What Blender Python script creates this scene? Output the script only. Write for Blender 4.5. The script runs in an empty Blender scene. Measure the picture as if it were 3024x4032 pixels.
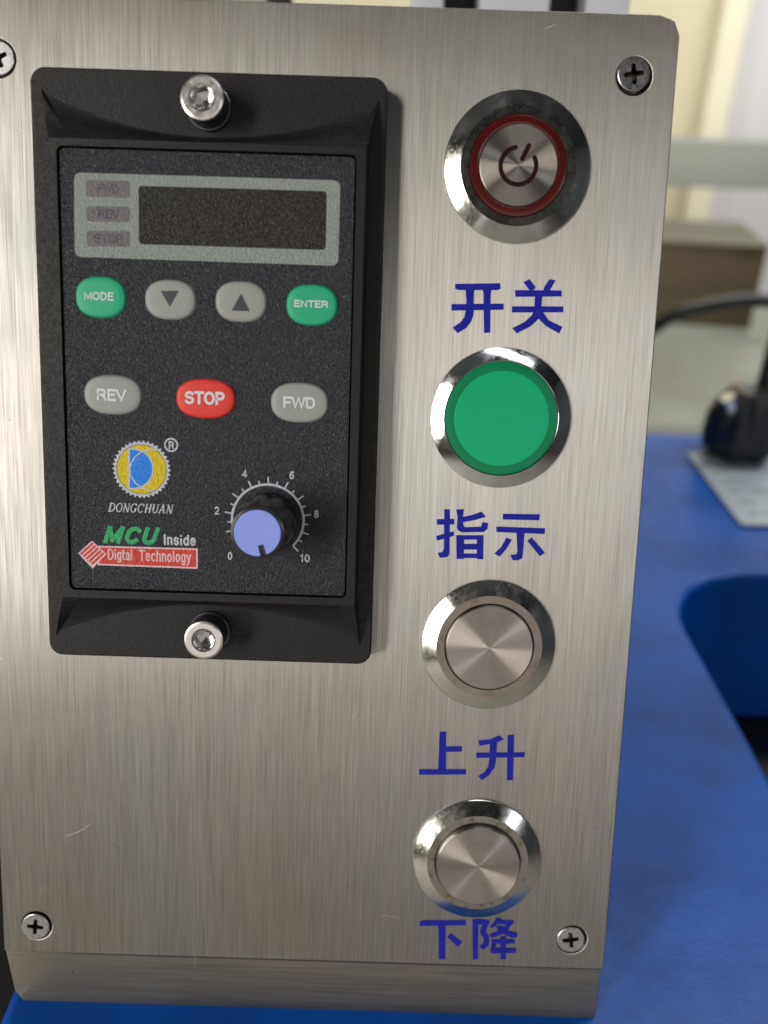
import bpy, bmesh, math, random
from mathutils import Vector, Matrix

random.seed(7)
R = math.radians
S = 0.001                                   # everything below is written in millimetres
sc = bpy.context.scene
col = sc.collection
LEAN = R(18.5)                              # the box front leans back from vertical
PHI = math.pi / 2 - LEAN
PZ = 126.82                                 # height of the panel origin above the blue bed

# ---------------------------------------------------------------- camera
cam_d = bpy.data.cameras.new("camera")
cam = bpy.data.objects.new("camera", cam_d)
col.objects.link(cam)
sc.camera = cam
cam_d.sensor_fit = 'HORIZONTAL'
cam_d.sensor_width = 36.0
cam_d.lens = 36.0 * 3300 / 3024
cam_d.clip_start = 0.01
cam_d.clip_end = 50
cam_d.dof.use_dof = True
cam_d.dof.focus_distance = 0.158
cam_d.dof.aperture_fstop = 13.5
CAM_C = Vector((-1.2383, -1.4941, 157.2197))                       # in panel millimetres
CAM_R = Matrix(((0.9995044, 0.0311642, -0.0044340), (-0.0314715, 0.9864768, -0.1608513), (-0.0006388, 0.1609112, 0.9869687)))                       # panel axes in the camera
panel_m = Matrix.Translation((0, 0, PZ * S)) @ Matrix.Rotation(PHI, 4, 'X')
cam.matrix_world = panel_m @ Matrix.Translation(CAM_C * S) @ CAM_R.transposed().to_4x4()

# ---------------------------------------------------------------- world and lamps
w = bpy.data.worlds.new("World")
sc.world = w
w.use_nodes = True
w.node_tree.nodes["Background"].inputs[0].default_value = (0.80, 0.86, 1.0, 1)
w.node_tree.nodes["Background"].inputs[1].default_value = 0.25


def area(name, loc, target, sx, sy, power, color):
    l = bpy.data.lights.new(name, 'AREA')
    l.shape = 'RECTANGLE'; l.size = sx; l.size_y = sy
    l.energy = power; l.color = color
    o = bpy.data.objects.new(name, l)
    o.location = loc
    o.rotation_euler = (Vector(target) - Vector(loc)).to_track_quat('-Z', 'Y').to_euler()
    col.objects.link(o)
    return o


area("window_light", (-1.74, -1.90, 0.80), (0, 0, 0.1), 0.50, 1.8, 60, (1.0, 0.965, 0.89))
area("side_window_light", (-2.38, -1.15, 0.48), (0, 0, 0.1), 1.3, 1.0, 13, (0.86, 0.93, 1.0))
area("door_light", (0.25, -3.2, 0.22), (0, 0, 0.1), 3.2, 1.9, 15, (1.0, 0.94, 0.90))
area("far_window_light", (1.85, -2.25, 1.05), (0, 0, 0.1), 0.14, 0.5, 6, (0.92, 0.96, 1.0))
area("ceiling_fill_light", (0.5, -0.9, 2.05), (0.3, -1.6, -0.8), 1.4, 0.25, 5, (0.95, 0.98, 1.0))  # unseen fill lamp added overhead
area("wall_fill_light", (0.7, 0.55, 1.15), (0.65, 1.3, 0.25), 1.2, 0.35, 21, (1.0, 0.96, 0.88))  # unseen lamp added to brighten the wall behind the box
sc.view_settings.view_transform = 'Standard'
sc.view_settings.look = 'None'
sc.view_settings.exposure = 0.0
sc.view_settings.gamma = 1.0
sc.cycles.use_denoising = True
sc.cycles.max_bounces = 8
sc.cycles.sample_clamp_indirect = 6.0

# ---------------------------------------------------------------- measured outlines (panel millimetres)
CHARS = {'开': [[(10.497, 15.323), (18.632, 15.692), (18.807, 14.715), (18.268, 14.46), (11.159, 14.242), (10.505, 14.46)], [(9.982, 11.725), (19.469, 12.107), (19.56, 11.001), (10.033, 10.557)], [(12.377, 14.458), (14.031, 14.509), (13.961, 13.433), (14.091, 10.742), (14.042, 9.839), (13.723, 8.775), (12.855, 7.54), (11.293, 6.554), (10.382, 7.554), (11.729, 8.502), (12.455, 9.489), (12.622, 10.546), (12.684, 12.497)], [(15.502, 14.554), (17.214, 14.666), (17.012, 13.825), (17.279, 6.86), (16.172, 6.735), (15.725, 13.786)]], '关': [[(22.872, 16.03), (23.974, 16.568), (25.163, 15.119), (24.646, 14.537), (24.125, 14.521)], [(27.58, 16.679), (28.695, 16.476), (27.708, 14.631), (26.575, 14.597), (26.746, 15.316)], [(21.423, 14.557), (29.879, 14.758), (29.979, 13.687), (21.552, 13.368)], [(21.032, 11.676), (30.371, 11.934), (30.439, 10.886), (21.093, 10.568)], [(25.129, 13.657), (26.416, 13.697), (26.357, 11.66), (25.128, 11.622)], [(25.082, 10.841), (26.497, 10.884), (26.02, 9.607), (24.416, 8.049), (22.164, 6.89), (21.28, 7.771), (23.438, 8.924), (24.608, 10.015)], [(25.482, 10.853), (26.65, 10.889), (27.886, 9.363), (30.424, 8.295), (29.945, 7.101), (27.49, 8.295), (26.02, 9.607)]], '指': [[(10.284, -26.218), (11.36, -26.184), (11.658, -34.896), (11.293, -35.477), (9.852, -35.695), (9.364, -34.685), (10.304, -34.512), (10.524, -33.794)], [(8.956, -28.195), (12.27, -28.005), (12.319, -29.1), (9.001, -29.262)], [(8.951, -31.436), (12.294, -30.397), (12.334, -31.299), (9.156, -32.363)], [(12.549, -26.202), (13.98, -26.072), (13.837, -27.758), (14.012, -29.158), (14.364, -29.569), (17.402, -29.331), (17.637, -28.48), (18.695, -28.586), (18.669, -29.713), (18.009, -30.383), (13.856, -30.573), (13.005, -30.176), (12.807, -29.478), (12.897, -27.788)], [(13.72, -27.622), (15.634, -27.14), (17.315, -26.47), (18.248, -27.421), (16.234, -28.103), (13.931, -28.598)], [(12.773, -31.172), (14.215, -31.126), (14.43, -35.747), (13.037, -35.792)], [(16.682, -31.047), (17.958, -31.006), (18.109, -35.686), (16.909, -35.667)], [(13.327, -31.154), (17.486, -31.021), (17.528, -31.868), (13.366, -32.002)], [(13.959, -32.804), (17.153, -32.702), (17.207, -33.807), (14.01, -33.91)], [(14.047, -34.705), (17.664, -34.589), (17.706, -35.442), (14.086, -35.559)]], '示': [[(21.42, -26.731), (28.463, -26.618), (28.395, -27.77), (21.48, -27.851)], [(20.308, -29.238), (29.624, -29.278), (29.611, -30.407), (20.392, -30.307)], [(24.245, -30.24), (25.744, -30.248), (25.69, -34.587), (25.511, -35.362), (24.832, -35.669), (23.801, -35.702), (23.297, -34.664), (24.485, -34.484), (24.592, -33.911)], [(22.362, -31.317), (23.413, -31.736), (22.353, -33.699), (21.257, -35.071), (20.223, -34.507), (21.488, -33.159)], [(26.363, -31.812), (27.156, -31.135), (29.863, -34.026), (28.961, -34.767)]], '上': [[(11.272, -70.954), (12.596, -70.849), (12.886, -78.909), (11.288, -78.963)], [(12.558, -73.977), (15.852, -73.806), (15.848, -74.976), (12.608, -75.145)], [(7.505, -78.996), (16.921, -78.682), (16.944, -79.799), (7.55, -80.175)]], '升': [[(18.975, -72.536), (21.273, -72.214), (23.188, -71.262), (24.074, -72.152), (22.469, -72.972), (19.319, -73.629)], [(18.753, -75.095), (28.386, -74.682), (28.418, -75.729), (18.807, -76.204)], [(21.359, -72.763), (22.8, -72.654), (22.741, -77.031), (22.458, -78.28), (21.521, -79.864), (20.175, -80.906), (19.375, -80.06), (20.609, -79.117), (21.28, -78.009), (21.433, -76.456)], [(24.775, -71.21), (26.096, -71.074), (26.374, -80.698), (25.152, -80.739)]], '下': [[(8.924, -112.477), (10.082, -112.159), (18.366, -111.84), (18.469, -113.02), (10.922, -113.419), (8.964, -113.521)], [(12.784, -113.285), (14.317, -113.233), (14.538, -120.951), (13.201, -120.998)], [(14.713, -115.805), (15.386, -114.872), (17.89, -116.924), (16.953, -117.975)]], '降': [[(19.767, -111.722), (21.045, -111.678), (21.334, -120.77), (20.268, -120.806)], [(19.764, -111.653), (21.273, -111.497), (23.306, -111.705), (23.231, -112.717), (21.902, -112.693), (19.821, -112.834)], [(21.896, -112.589), (23.284, -112.193), (22.766, -113.518), (22.688, -114.481), (23.366, -115.333), (23.508, -116.555), (23.324, -117.615), (22.408, -118.35), (21.93, -118.332), (21.541, -117.536), (22.186, -117.092), (22.333, -116.244), (22.108, -115.551), (21.519, -114.871), (21.506, -113.648)], [(24.647, -111.068), (25.764, -111.273), (25.335, -112.123), (24.513, -113.022), (23.825, -113.481), (23.349, -113.149), (24.003, -112.342)], [(25.146, -111.538), (28.324, -111.585), (28.124, -112.514), (26.387, -112.574), (25.033, -112.394)], [(27.15, -112.06), (28.334, -111.759), (27.097, -113.98), (25.879, -114.896), (23.86, -115.701), (23.378, -114.947), (24.893, -114.231), (26.12, -113.49)], [(24.671, -113.016), (25.767, -112.804), (26.752, -113.468), (27.576, -114.051), (29.132, -114.399), (29.154, -115.343), (28.131, -115.484), (26.67, -114.869), (25.033, -113.876)], [(23.96, -116.101), (28.627, -115.852), (28.777, -116.812), (24.009, -117.029)], [(23.841, -119.006), (23.825, -118.09), (29.061, -117.91), (29.149, -118.911), (24.36, -119.199)], [(23.972, -117.241), (24.892, -117.209), (24.947, -118.263), (23.9, -118.299)], [(25.717, -115.427), (26.847, -115.213), (27.098, -120.394), (25.985, -120.432)]]}
OUTER = [(-63.656, 48.844), (-2.441, 48.678), (-64.466, -55.758), (-2.974, -56.326)]
BEZEL = [(-59.277, 36.221), (-5.748, 36.231), (-60.013, -43.404), (-6.569, -43.647)]
TIPS = [(-62.096, 45.28), (-4.365, 44.947), (-62.754, -52.134), (-4.919, -52.152)]
ARCT = [(-60.758, 44.664), (-52.776, 41.358), (-44.935, 39.262), (-34.416, 38.336)]
ARCB = [(-59.969, -51.137), (-52.744, -48.356), (-46.633, -46.815), (-39.515, -45.89), (-34.714, -45.635), (-27.467, -45.846)]
FACE = [(-57.926, 34.796), (-7.664, 34.834), (-58.523, -41.628), (-8.096, -42.046)]
FACETIN = [(-57.061, -43.501), (-8.7, 36.87)]
FRAME = [(-55.642, 30.883), (-10.323, 30.951), (-55.916, 17.034), (-10.399, 16.893)]
WINDOW = [(-44.694, 29.055), (-12.592, 29.13), (-44.768, 19.476), (-12.594, 19.467)]
IND0 = [(-53.601, 29.755), (-46.091, 29.758), (-53.673, 26.989), (-46.139, 27.067)]
IND1 = [(-53.634, 25.489), (-46.165, 25.565), (-53.699, 22.961), (-46.209, 23.038)]
IND2 = [(-53.699, 21.447), (-46.236, 21.522), (-53.766, 18.858), (-46.281, 18.934)]
KEYS = {'MODE': (-51.475, 10.358, 4.35, 3.45), 'DOWN': (-39.354, 10.304, 4.4, 3.33), 'UP': (-27.116, 10.338, 4.4, 3.41), 'ENTER': (-14.773, 10.162, 4.4, 3.41), 'REV': (-49.717, -6.402, 5.06, 3.41), 'STOP': (-33.309, -6.554, 5.18, 3.41), 'FWD': (-16.672, -6.744, 5.02, 3.45)}
TMODE = [(-54.241, 11.178), (-49.031, 9.793)]
TENTER = [(-17.917, 10.906), (-11.856, 9.699)]
TDOWN = [(-40.939, 11.702), (-37.844, 11.797), (-39.417, 9.121)]
TUP = [(-28.675, 8.754), (-25.57, 8.772), (-27.053, 11.628)]
TREV = [(-52.561, -5.361), (-47.168, -7.475)]
TSTOP = [(-37.018, -5.286), (-29.735, -7.604)]
TFWD = [(-19.659, -5.677), (-13.695, -7.74)]
GEAR = [(-44.923, -19.539), (-39.686, -19.373), (-44.843, -14.386), (-40.379, -19.395), (-44.854, -15.077)]
DLOGO = [(-47.231, -23.078), (-47.104, -15.888), (-45.986, -15.935), (-44.511, -16.301), (-43.455, -17.34), (-42.927, -18.481), (-42.824, -19.473), (-43.088, -20.644), (-43.766, -21.832), (-44.938, -22.704), (-46.104, -23.042)]
LARC = [(-41.708, -15.883), (-43.353, -15.852), (-44.84, -16.311), (-46.008, -17.255), (-46.77, -18.437), (-47.035, -19.44), (-46.893, -20.765), (-46.086, -21.989), (-44.941, -22.871), (-43.786, -23.253), (-42.792, -23.305)]
REG = [(-39.56, -14.959), (-38.294, -14.919), (-40.08, -14.318), (-38.992, -15.715)]
DONG = [(-51.058, -26.001), (-38.846, -27.128)]
DONGL = [(-51.084, -27.181), (-39.096, -27.136)]
MCU = [(-52.397, -29.98), (-41.582, -33.346)]
INSIDE = [(-41.223, -31.22), (-35.129, -33.259)]
BANNER = [(-52.988, -33.78), (-34.88, -33.712), (-34.897, -37.527), (-53.242, -37.428)]
DIAM = [(-54.172, -32.879), (-51.545, -35.276), (-54.185, -38.114), (-56.751, -35.306)]
DIGT = [(-51.406, -34.277), (-46.753, -36.875)]
TECH = [(-45.703, -34.3), (-36.073, -36.979)]
SCR = [(-71.207, 51.118), (40.193, 51.576), (-70.205, -116.174), (40.559, -115.576)]

# ---------------------------------------------------------------- helpers
def link(name, mesh, mat=None, parent=None, loc=None, rot=None):
    o = bpy.data.objects.new(name, mesh)
    col.objects.link(o)
    if mat is not None:
        mesh.materials.clear(); mesh.materials.append(mat)
    if parent is not None:
        o.parent = parent
    if loc is not None:
        o.location = [c * S for c in loc]
    if rot is not None:
        o.rotation_euler = rot
    return o


def thing(name, label, cat, loc, rot=(0, 0, 0), group=None):
    o = bpy.data.objects.new(name, None)
    o.empty_display_size = 0.01
    col.objects.link(o)
    o.location = loc; o.rotation_euler = rot
    o['label'] = label; o['category'] = cat
    if group: o['group'] = group
    return o


def on_panel(x, y, z=0):
    return panel_m @ (Vector((x, y, z)) * S)


class MB:
    """collects shapes in millimetres and links them as one mesh"""
    def __init__(s): s.v = []; s.f = []; s.sm = []

    def add(s, vs, fs, smooth=False):
        b = len(s.v); s.v += [tuple(v) for v in vs]
        s.f += [tuple(i + b for i in f) for f in fs]; s.sm += [smooth] * len(fs)

    def loft(s, loops, cap0=False, cap1=True, smooth=False):
        n = len(loops[0]); vs = [p for l in loops for p in l]; fs = []
        for k in range(len(loops) - 1):
            for i in range(n):
                j = (i + 1) % n
                fs.append((k * n + i, k * n + j, (k + 1) * n + j, (k + 1) * n + i))
        s.add(vs, fs, smooth)
        if cap0: s.add(loops[0], [tuple(range(n))[::-1]])
        if cap1: s.add(loops[-1], [tuple(range(n))])

    def lathe(s, prof, c=(0, 0), n=96, smooth=True, cap=True):
        # prof: (r, z, sharp?) - rings; a repeated point splits the shading
        loops = []
        for r, z in prof:
            loops.append([(c[0] + r * math.cos(2 * math.pi * i / n), c[1] + r * math.sin(2 * math.pi * i / n), z) for i in range(n)])
        for a, b in zip(loops[:-1], loops[1:]):
            s.loft([a, b], cap1=False, smooth=smooth)
        if cap and prof[-1][0] > 1e-6:
            s.add(loops[-1], [tuple(range(n))])

    def box(s, a, b):
        x0, y0, z0 = a; x1, y1, z1 = b
        s.loft([[(x0, y0, z0), (x1, y0, z0), (x1, y1, z0), (x0, y1, z0)], [(x0, y0, z1), (x1, y0, z1), (x1, y1, z1), (x0, y1, z1)]], True, True)

    def prism(s, poly, z0, z1, ch=0.0):
        if area2(poly) < 0: poly = poly[::-1]
        l = [[(x, y, z0) for x, y in poly], [(x, y, z1 - ch) for x, y in poly]]
        if ch:
            l.append([(x, y, z1) for x, y in inset(poly, ch)])
        s.loft(l, True, True)

    def tube(s, pts, r, n=36):
        loops = []
        for i, p in enumerate(pts):
            p = Vector(p); d = (Vector(pts[min(i + 1, len(pts) - 1)]) - Vector(pts[max(i - 1, 0)])).normalized()
            u = d.cross(Vector((0.1, 0.2, 1))).normalized(); v = d.cross(u)
            rr = r[i] if isinstance(r, (list, tuple)) else r
            loops.append([p + (u * math.cos(2 * math.pi * k / n) + v * math.sin(2 * math.pi * k / n)) * rr for k in range(n)])
        s.loft(loops, True, True, True)

    def build(s, name, mat, parent=None, org=(0, 0, 0), loc=None, rot=None, merge=True, bevel=0):
        me = bpy.data.meshes.new(name)
        me.from_pydata([tuple((v[i] - org[i]) * S for i in range(3)) for v in s.v], [], s.f)
        me.polygons.foreach_set('use_smooth', s.sm)
        finish(me, merge, bevel)
        return link(name, me, mat, parent, loc, rot)


def finish(me, merge=True, bevel=0, sharp=14):
    bm = bmesh.new(); bm.from_mesh(me)
    if merge: bmesh.ops.remove_doubles(bm, verts=bm.verts, dist=2e-6)
    bmesh.ops.recalc_face_normals(bm, faces=bm.faces)
    if bevel:
        es = [e for e in bm.edges if len(e.link_faces) == 2 and e.calc_face_angle(0) > R(28)]
        bmesh.ops.bevel(bm, geom=es, offset=bevel * S, segments=3, profile=0.6, affect='EDGES', clamp_overlap=True)
        for f in bm.faces: f.smooth = True
    for e in bm.edges:
        if len(e.link_faces) == 2 and e.calc_face_angle(0) > R(sharp): e.smooth = False
    uv = bm.loops.layers.uv.new("UVMap")
    for f in bm.faces:
        for l in f.loops: l[uv].uv = (l.vert.co.x * 10, l.vert.co.y * 10)
    bm.to_mesh(me); bm.free()
    me.update()


def area2(p): return sum(p[i][0] * p[(i + 1) % len(p)][1] - p[(i + 1) % len(p)][0] * p[i][1] for i in range(len(p)))


def inset(poly, d):
    n = len(poly); out = []
    for i in range(n):
        p0 = Vector(poly[i - 1]); p1 = Vector(poly[i]); p2 = Vector(poly[(i + 1) % n])
        a = (p1 - p0).normalized(); b = (p2 - p1).normalized()
        na = Vector((-a.y, a.x)); nb = Vector((-b.y, b.x)); m = na + nb
        k = m.length_squared
        m = m * (2 / k) if k > .3 else na
        out.append(tuple(p1 + m * d))
    return out


def rrect(x0, y0, x1, y1, r, n=6):
    pts = []
    for cx, cy, a0 in ((x1 - r, y1 - r, 0), (x0 + r, y1 - r, 90), (x0 + r, y0 + r, 180), (x1 - r, y0 + r, 270)):
        for k in range(n + 1):
            a = R(a0 + 90 * k / n); pts.append((cx + r * math.cos(a), cy + r * math.sin(a)))
    return pts


def circle(c, r, n=48): return [(c[0] + r * math.cos(2 * math.pi * k / n), c[1] + r * math.sin(2 * math.pi * k / n)) for k in range(n)]


def rquad(q, r, n=5):
    """quad tl,tr,bl,br -> rounded outline"""
    tl, tr, bl, br = [Vector(p) for p in q]; ring = [tr, tl, bl, br]; out = []
    for i in range(4):
        p = ring[i]; a = (ring[i - 1] - p).normalized(); b = (ring[(i + 1) % 4] - p).normalized()
        s0 = p + a * r; s1 = p + b * r
        for k in range(n + 1):
            t = k / n; out.append(tuple((1 - t) ** 2 * s0 + 2 * t * (1 - t) * p + t * t * s1))
    return out


def sheet(name, loops, z0, z1, mat, parent=None, org=(0, 0, 0), bevel=0.0, loc=None, rot=None):
    """a flat plate with holes (even-odd), filled by a 2D curve worked in millimetres"""
    cu = bpy.data.curves.new(name, 'CURVE'); cu.dimensions = '2D'; cu.fill_mode = 'BOTH'
    for l in loops:
        sp = cu.splines.new('POLY'); sp.points.add(len(l) - 1)
        for i, (x, y) in enumerate(l): sp.points[i].co = (x, y, 0, 1)
        sp.use_cyclic_u = True
    cu.extrude = (z1 - z0) / 2 - bevel
    cu.bevel_depth = bevel; cu.bevel_resolution = 2
    if bevel: cu.offset = -bevel
    t = bpy.data.objects.new("tmp", cu); col.objects.link(t)
    dg = bpy.context.evaluated_depsgraph_get(); dg.update()
    me = bpy.data.meshes.new_from_object(t.evaluated_get(dg))
    bpy.data.objects.remove(t); bpy.data.curves.remove(cu)
    me.transform(Matrix.Scale(S, 4) @ Matrix.Translation((-org[0], -org[1], (z0 + z1) / 2 - org[2])))
    finish(me, True, 0, 45)
    if bevel:
        for p in me.polygons: p.use_smooth = 0.02 < abs(p.normal.z) < 0.985
    return link(name, me, mat, parent, loc, rot)


def stroke(mb, pts, wd, z):
    """a flat brush stroke of constant width along pts"""
    L = []; Rr = []
    n = len(pts)
    for i in range(n):
        p = Vector(pts[i][:2])
        a = (p - Vector(pts[i - 1][:2])).normalized() if i else None
        b = (Vector(pts[i + 1][:2]) - p).normalized() if i < n - 1 else None
        d = a if b is None else b if a is None else (a + b).normalized()
        k = 1.0 if (a is None or b is None) else 1 / max(0.5, d.dot(b))
        nn = Vector((-d.y, d.x)) * wd / 2 * k
        L.append(p + nn); Rr.append(p - nn)
    vs = [(q.x, q.y, z) for q in L + Rr]
    mb.add(vs, [(i + n, i + 1 + n, i + 1, i) for i in range(n - 1)])


def arc(c, r, a0, a1, n=24, ry=None):
    ry = ry or r
    return [(c[0] + r * math.cos(R(a0 + (a1 - a0) * k / n)), c[1] + ry * math.sin(R(a0 + (a1 - a0) * k / n))) for k in range(n + 1)]


def _a(cx, cy, rx, ry, a0, a1, n=14): return [(cx + rx * math.cos(R(a0 + (a1 - a0) * k / n)), cy + ry * math.sin(R(a0 + (a1 - a0) * k / n))) for k in range(n + 1)]


# plain sans letters as centre lines: advance width, strokes (cap height 1, small letters .72)
GLYPH = {
 'M': (.92, [[(.06, 0), (.06, 1), (.46, .12), (.86, 1), (.86, 0)]]), 'O': (.86, [_a(.43, .5, .38, .5, 0, 360, 28)]),
 'D': (.80, [[(.07, 0), (.07, 1), (.36, 1)] + _a(.36, .5, .36, .5, 85, -85)[0:] + [(.36, 0), (.07, 0)]]),
 'E': (.70, [[(.66, 1), (.07, 1), (.07, 0), (.68, 0)], [(.07, .53), (.60, .53)]]), 'N': (.80, [[(.07, 0), (.07, 1), (.73, 0), (.73, 1)]]),
 'T': (.70, [[(.0, 1), (.70, 1)], [(.35, 1), (.35, 0)]]), 'F': (.66, [[(.64, 1), (.07, 1), (.07, 0)], [(.07, .50), (.56, .50)]]),
 'R': (.80, [[(.07, 0), (.07, 1), (.48, 1)] + _a(.48, .74, .22, .26, 80, -80, 8) + [(.48, .48), (.07, .48)], [(.42, .48), (.62, .36), (.74, 0)]]),
 'V': (.74, [[(.0, 1), (.37, 0), (.74, 1)]]), 'W': (1.06, [[(.0, 1), (.25, 0), (.53, 1), (.81, 0), (1.06, 1)]]),
 'S': (.74, [_a(.37, .745, .30, .255, 25, 90, 5) + _a(.37, .745, .30, .235, 100, 255, 10) + _a(.37, .27, .32, .26, 80, -90, 12) + _a(.37, .27, .32, .27, -100, -160, 5)]),
 'P': (.74, [[(.07, 0), (.07, 1), (.44, 1)] + _a(.44, .73, .24, .27, 80, -80, 8) + [(.44, .46), (.07, .46)]]),
 'C': (.82, [_a(.43, .5, .38, .5, 42, 318, 22)]), 'U': (.78, [[(.07, 1), (.07, .34)] + _a(.39, .34, .32, .34, 190, 350, 10) + [(.71, .34), (.71, 1)]]),
 'I': (.20, [[(.10, 0), (.10, 1)]]), 'l': (.20, [[(.10, 0), (.10, 1)]]), 'i': (.20, [[(.10, 0), (.10, .60)], [(.10, .93), (.10, .955)]]),
 'n': (.54, [[(.07, 0), (.07, .72)], [(.07, .50)] + _a(.27, .50, .20, .22, 150, 0, 8) + [(.47, 0)]]),
 'h': (.54, [[(.07, 0), (.07, 1)], [(.07, .50)] + _a(.27, .50, .20, .22, 150, 0, 8) + [(.47, 0)]]),
 's': (.50, [_a(.25, .53, .19, .19, 20, 250, 12) + _a(.25, .19, .20, .19, 70, -160, 12)]),
 'd': (.56, [[(.49, 0), (.49, 1)], _a(.27, .36, .22, .36, 0, 360, 22)]), 'e': (.56, [[(.07, .38), (.49, .38)] + _a(.28, .36, .22, .36, 8, 318, 20)]),
 'g': (.56, [[(.49, .72), (.49, -.08)] + _a(.28, -.08, .21, .20, 0, -155, 9), _a(.27, .36, .22, .36, 0, 360, 22)]),
 't': (.34, [[(.14, .95), (.14, .12), (.20, .01), (.32, .01)], [(.0, .70), (.32, .70)]]),
 'a': (.54, [[(.07, .54)] + _a(.26, .52, .19, .20, 150, 0, 8) + [(.45, .06), (.50, .0)], [(.45, .40), (.20, .37)] + _a(.21, .19, .15, .18, 90, 270, 8) + [(.36, .06), (.45, .18)]]),
 'c': (.52, [_a(.27, .36, .21, .36, 42, 318, 16)]), 'o': (.56, [_a(.28, .36, .22, .36, 0, 360, 22)]), 'y': (.50, [[(.02, .72), (.26, .04)], [(.48, .72), (.20, -.16), (.12, -.27), (.03, -.27)]]),
 '0': (.60, [_a(.30, .5, .25, .5, 0, 360, 24)]), '1': (.40, [[(.06, .78), (.24, 1), (.24, 0)]]),
 '2': (.60, [_a(.29, .73, .24, .27, 165, -15, 10) + [(.50, .52), (.05, 0), (.56, 0)]]), '4': (.62, [[(.44, 0), (.44, 1), (.03, .28), (.60, .28)]]),
 '6': (.60, [_a(.30, .31, .24, .31, 0, 360, 20), [(.06, .34), (.08, .62), (.18, .92), (.34, 1.0), (.50, .90)]]),
 '8': (.60, [_a(.30, .75, .21, .25, 0, 360, 18), _a(.30, .26, .25, .26, 0, 360, 18)]), ' ': (.30, []),
}


def sans(name, s, box, z, mat, parent, org, wd, gap=.16, shear=0.0, desc=False, label=None):
    """strokes of the stick letters above, fitted to a box of panel millimetres"""
    (x0, ya), (x1, yb) = box
    x0, x1 = min(x0, x1), max(x0, x1); y0, y1 = min(ya, yb), max(ya, yb)
    total = sum(GLYPH[c][0] for c in s) + gap * (len(s) - 1)
    lo = -.30 if desc else 0.0
    h = (y1 - y0 - wd) / (1 - lo); k = (x1 - x0 - wd) / (total + shear)
    mb = MB(); x = 0; q = 0
    for c in s:
        for st in GLYPH[c][1]:
            pts = [(x0 + wd / 2 + (x + u + shear * v) * k, y0 + wd / 2 + (v - lo) * h) for u, v in st]
            clean = [pts[0]]
            for p in pts[1:]:
                if (Vector(p) - Vector(clean[-1])).length > 1e-4: clean.append(p)
            if (Vector(clean[0]) - Vector(clean[-1])).length > 1e-3:      # square ends
                for e_, n_ in ((0, 1), (-1, -2)):
                    d_ = (Vector(clean[e_]) - Vector(clean[n_])).normalized() * wd * .42
                    clean[e_] = tuple(Vector(clean[e_]) + d_)
            stroke(mb, clean, wd, z + .001 * (q % 12)); q += 1
        x += GLYPH[c][0] + gap
    o = mb.build(name, mat, parent, org, merge=False)
    if label: o['label'] = label
    return o


# ---------------------------------------------------------------- materials
class Mat:
    def __init__(s, name, color=(.5, .5, .5), rough=.5, metal=0.0, spec=.5, **kw):
        s.m = bpy.data.materials.new(name); s.m.use_nodes = True
        s.t = s.m.node_tree; s.b = s.t.nodes["Principled BSDF"]
        s.b.inputs['Base Color'].default_value = (*color, 1)
        s.b.inputs['Roughness'].default_value = rough
        s.b.inputs['Metallic'].default_value = metal
        s.b.inputs['Specular IOR Level'].default_value = spec
        for k, v in kw.items(): s.b.inputs[k.replace('_', ' ')].default_value = v

    def n(s, t, **kw):
        o = s.t.nodes.new(t)
        for k, v in kw.items():
            if k in o.inputs: o.inputs[k].default_value = v
            else: setattr(o, k, v)
        return o

    def l(s, a, b): s.t.links.new(a, b)

    def coords(s, scale, rot=(0, 0, 0)):
        tc = s.n('ShaderNodeTexCoord'); mp = s.n('ShaderNodeMapping')
        mp.inputs['Scale'].default_value = scale; mp.inputs['Rotation'].default_value = rot
        s.l(tc.outputs['Object'], mp.inputs['Vector']); return mp.outputs[0]

    def noise(s, scale, detail=3, rough=.5, dist=0.0, rot=(0, 0, 0)):
        nz = s.n('ShaderNodeTexNoise'); nz.inputs['Scale'].default_value = 1
        nz.inputs['Detail'].default_value = detail; nz.inputs['Roughness'].default_value = rough
        nz.inputs['Distortion'].default_value = dist
        s.l(s.coords(scale, rot), nz.inputs['Vector']); return nz.outputs['Fac']

    def ramp(s, fac, lo, hi, a, b):
        r = s.n('ShaderNodeMapRange'); r.inputs['From Min'].default_value = lo; r.inputs['From Max'].default_value = hi
        r.inputs['To Min'].default_value = a; r.inputs['To Max'].default_value = b
        s.l(fac, r.inputs['Value']); return r.outputs[0]

    def mix(s, fac, a, b):
        m = s.n('ShaderNodeMix'); m.data_type = 'RGBA'
        for i, v in ((6, a), (7, b)):
            if isinstance(v, tuple): m.inputs[i].default_value = (*v, 1)
            else: s.l(v, m.inputs[i])
        if isinstance(fac, float): m.inputs[0].default_value = fac
        else: s.l(fac, m.inputs[0])
        return m.outputs[2]

    def math(s, op, a, b):
        m = s.n('ShaderNodeMath'); m.operation = op
        for i, v in enumerate((a, b)):
            if isinstance(v, (int, float)): m.inputs[i].default_value = v
            else: s.l(v, m.inputs[i])
        return m.outputs[0]

    def bump(s, h, dist, strength=1.0, prev=None):
        b = s.n('ShaderNodeBump'); b.inputs['Distance'].default_value = dist; b.inputs['Strength'].default_value = strength
        s.l(h, b.inputs['Height'])
        if prev: s.l(prev, b.inputs['Normal'])
        s.l(b.outputs[0], s.b.inputs['Normal']); return b.outputs[0]

    def set(s, k, v): s.l(v, s.b.inputs[k])


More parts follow.
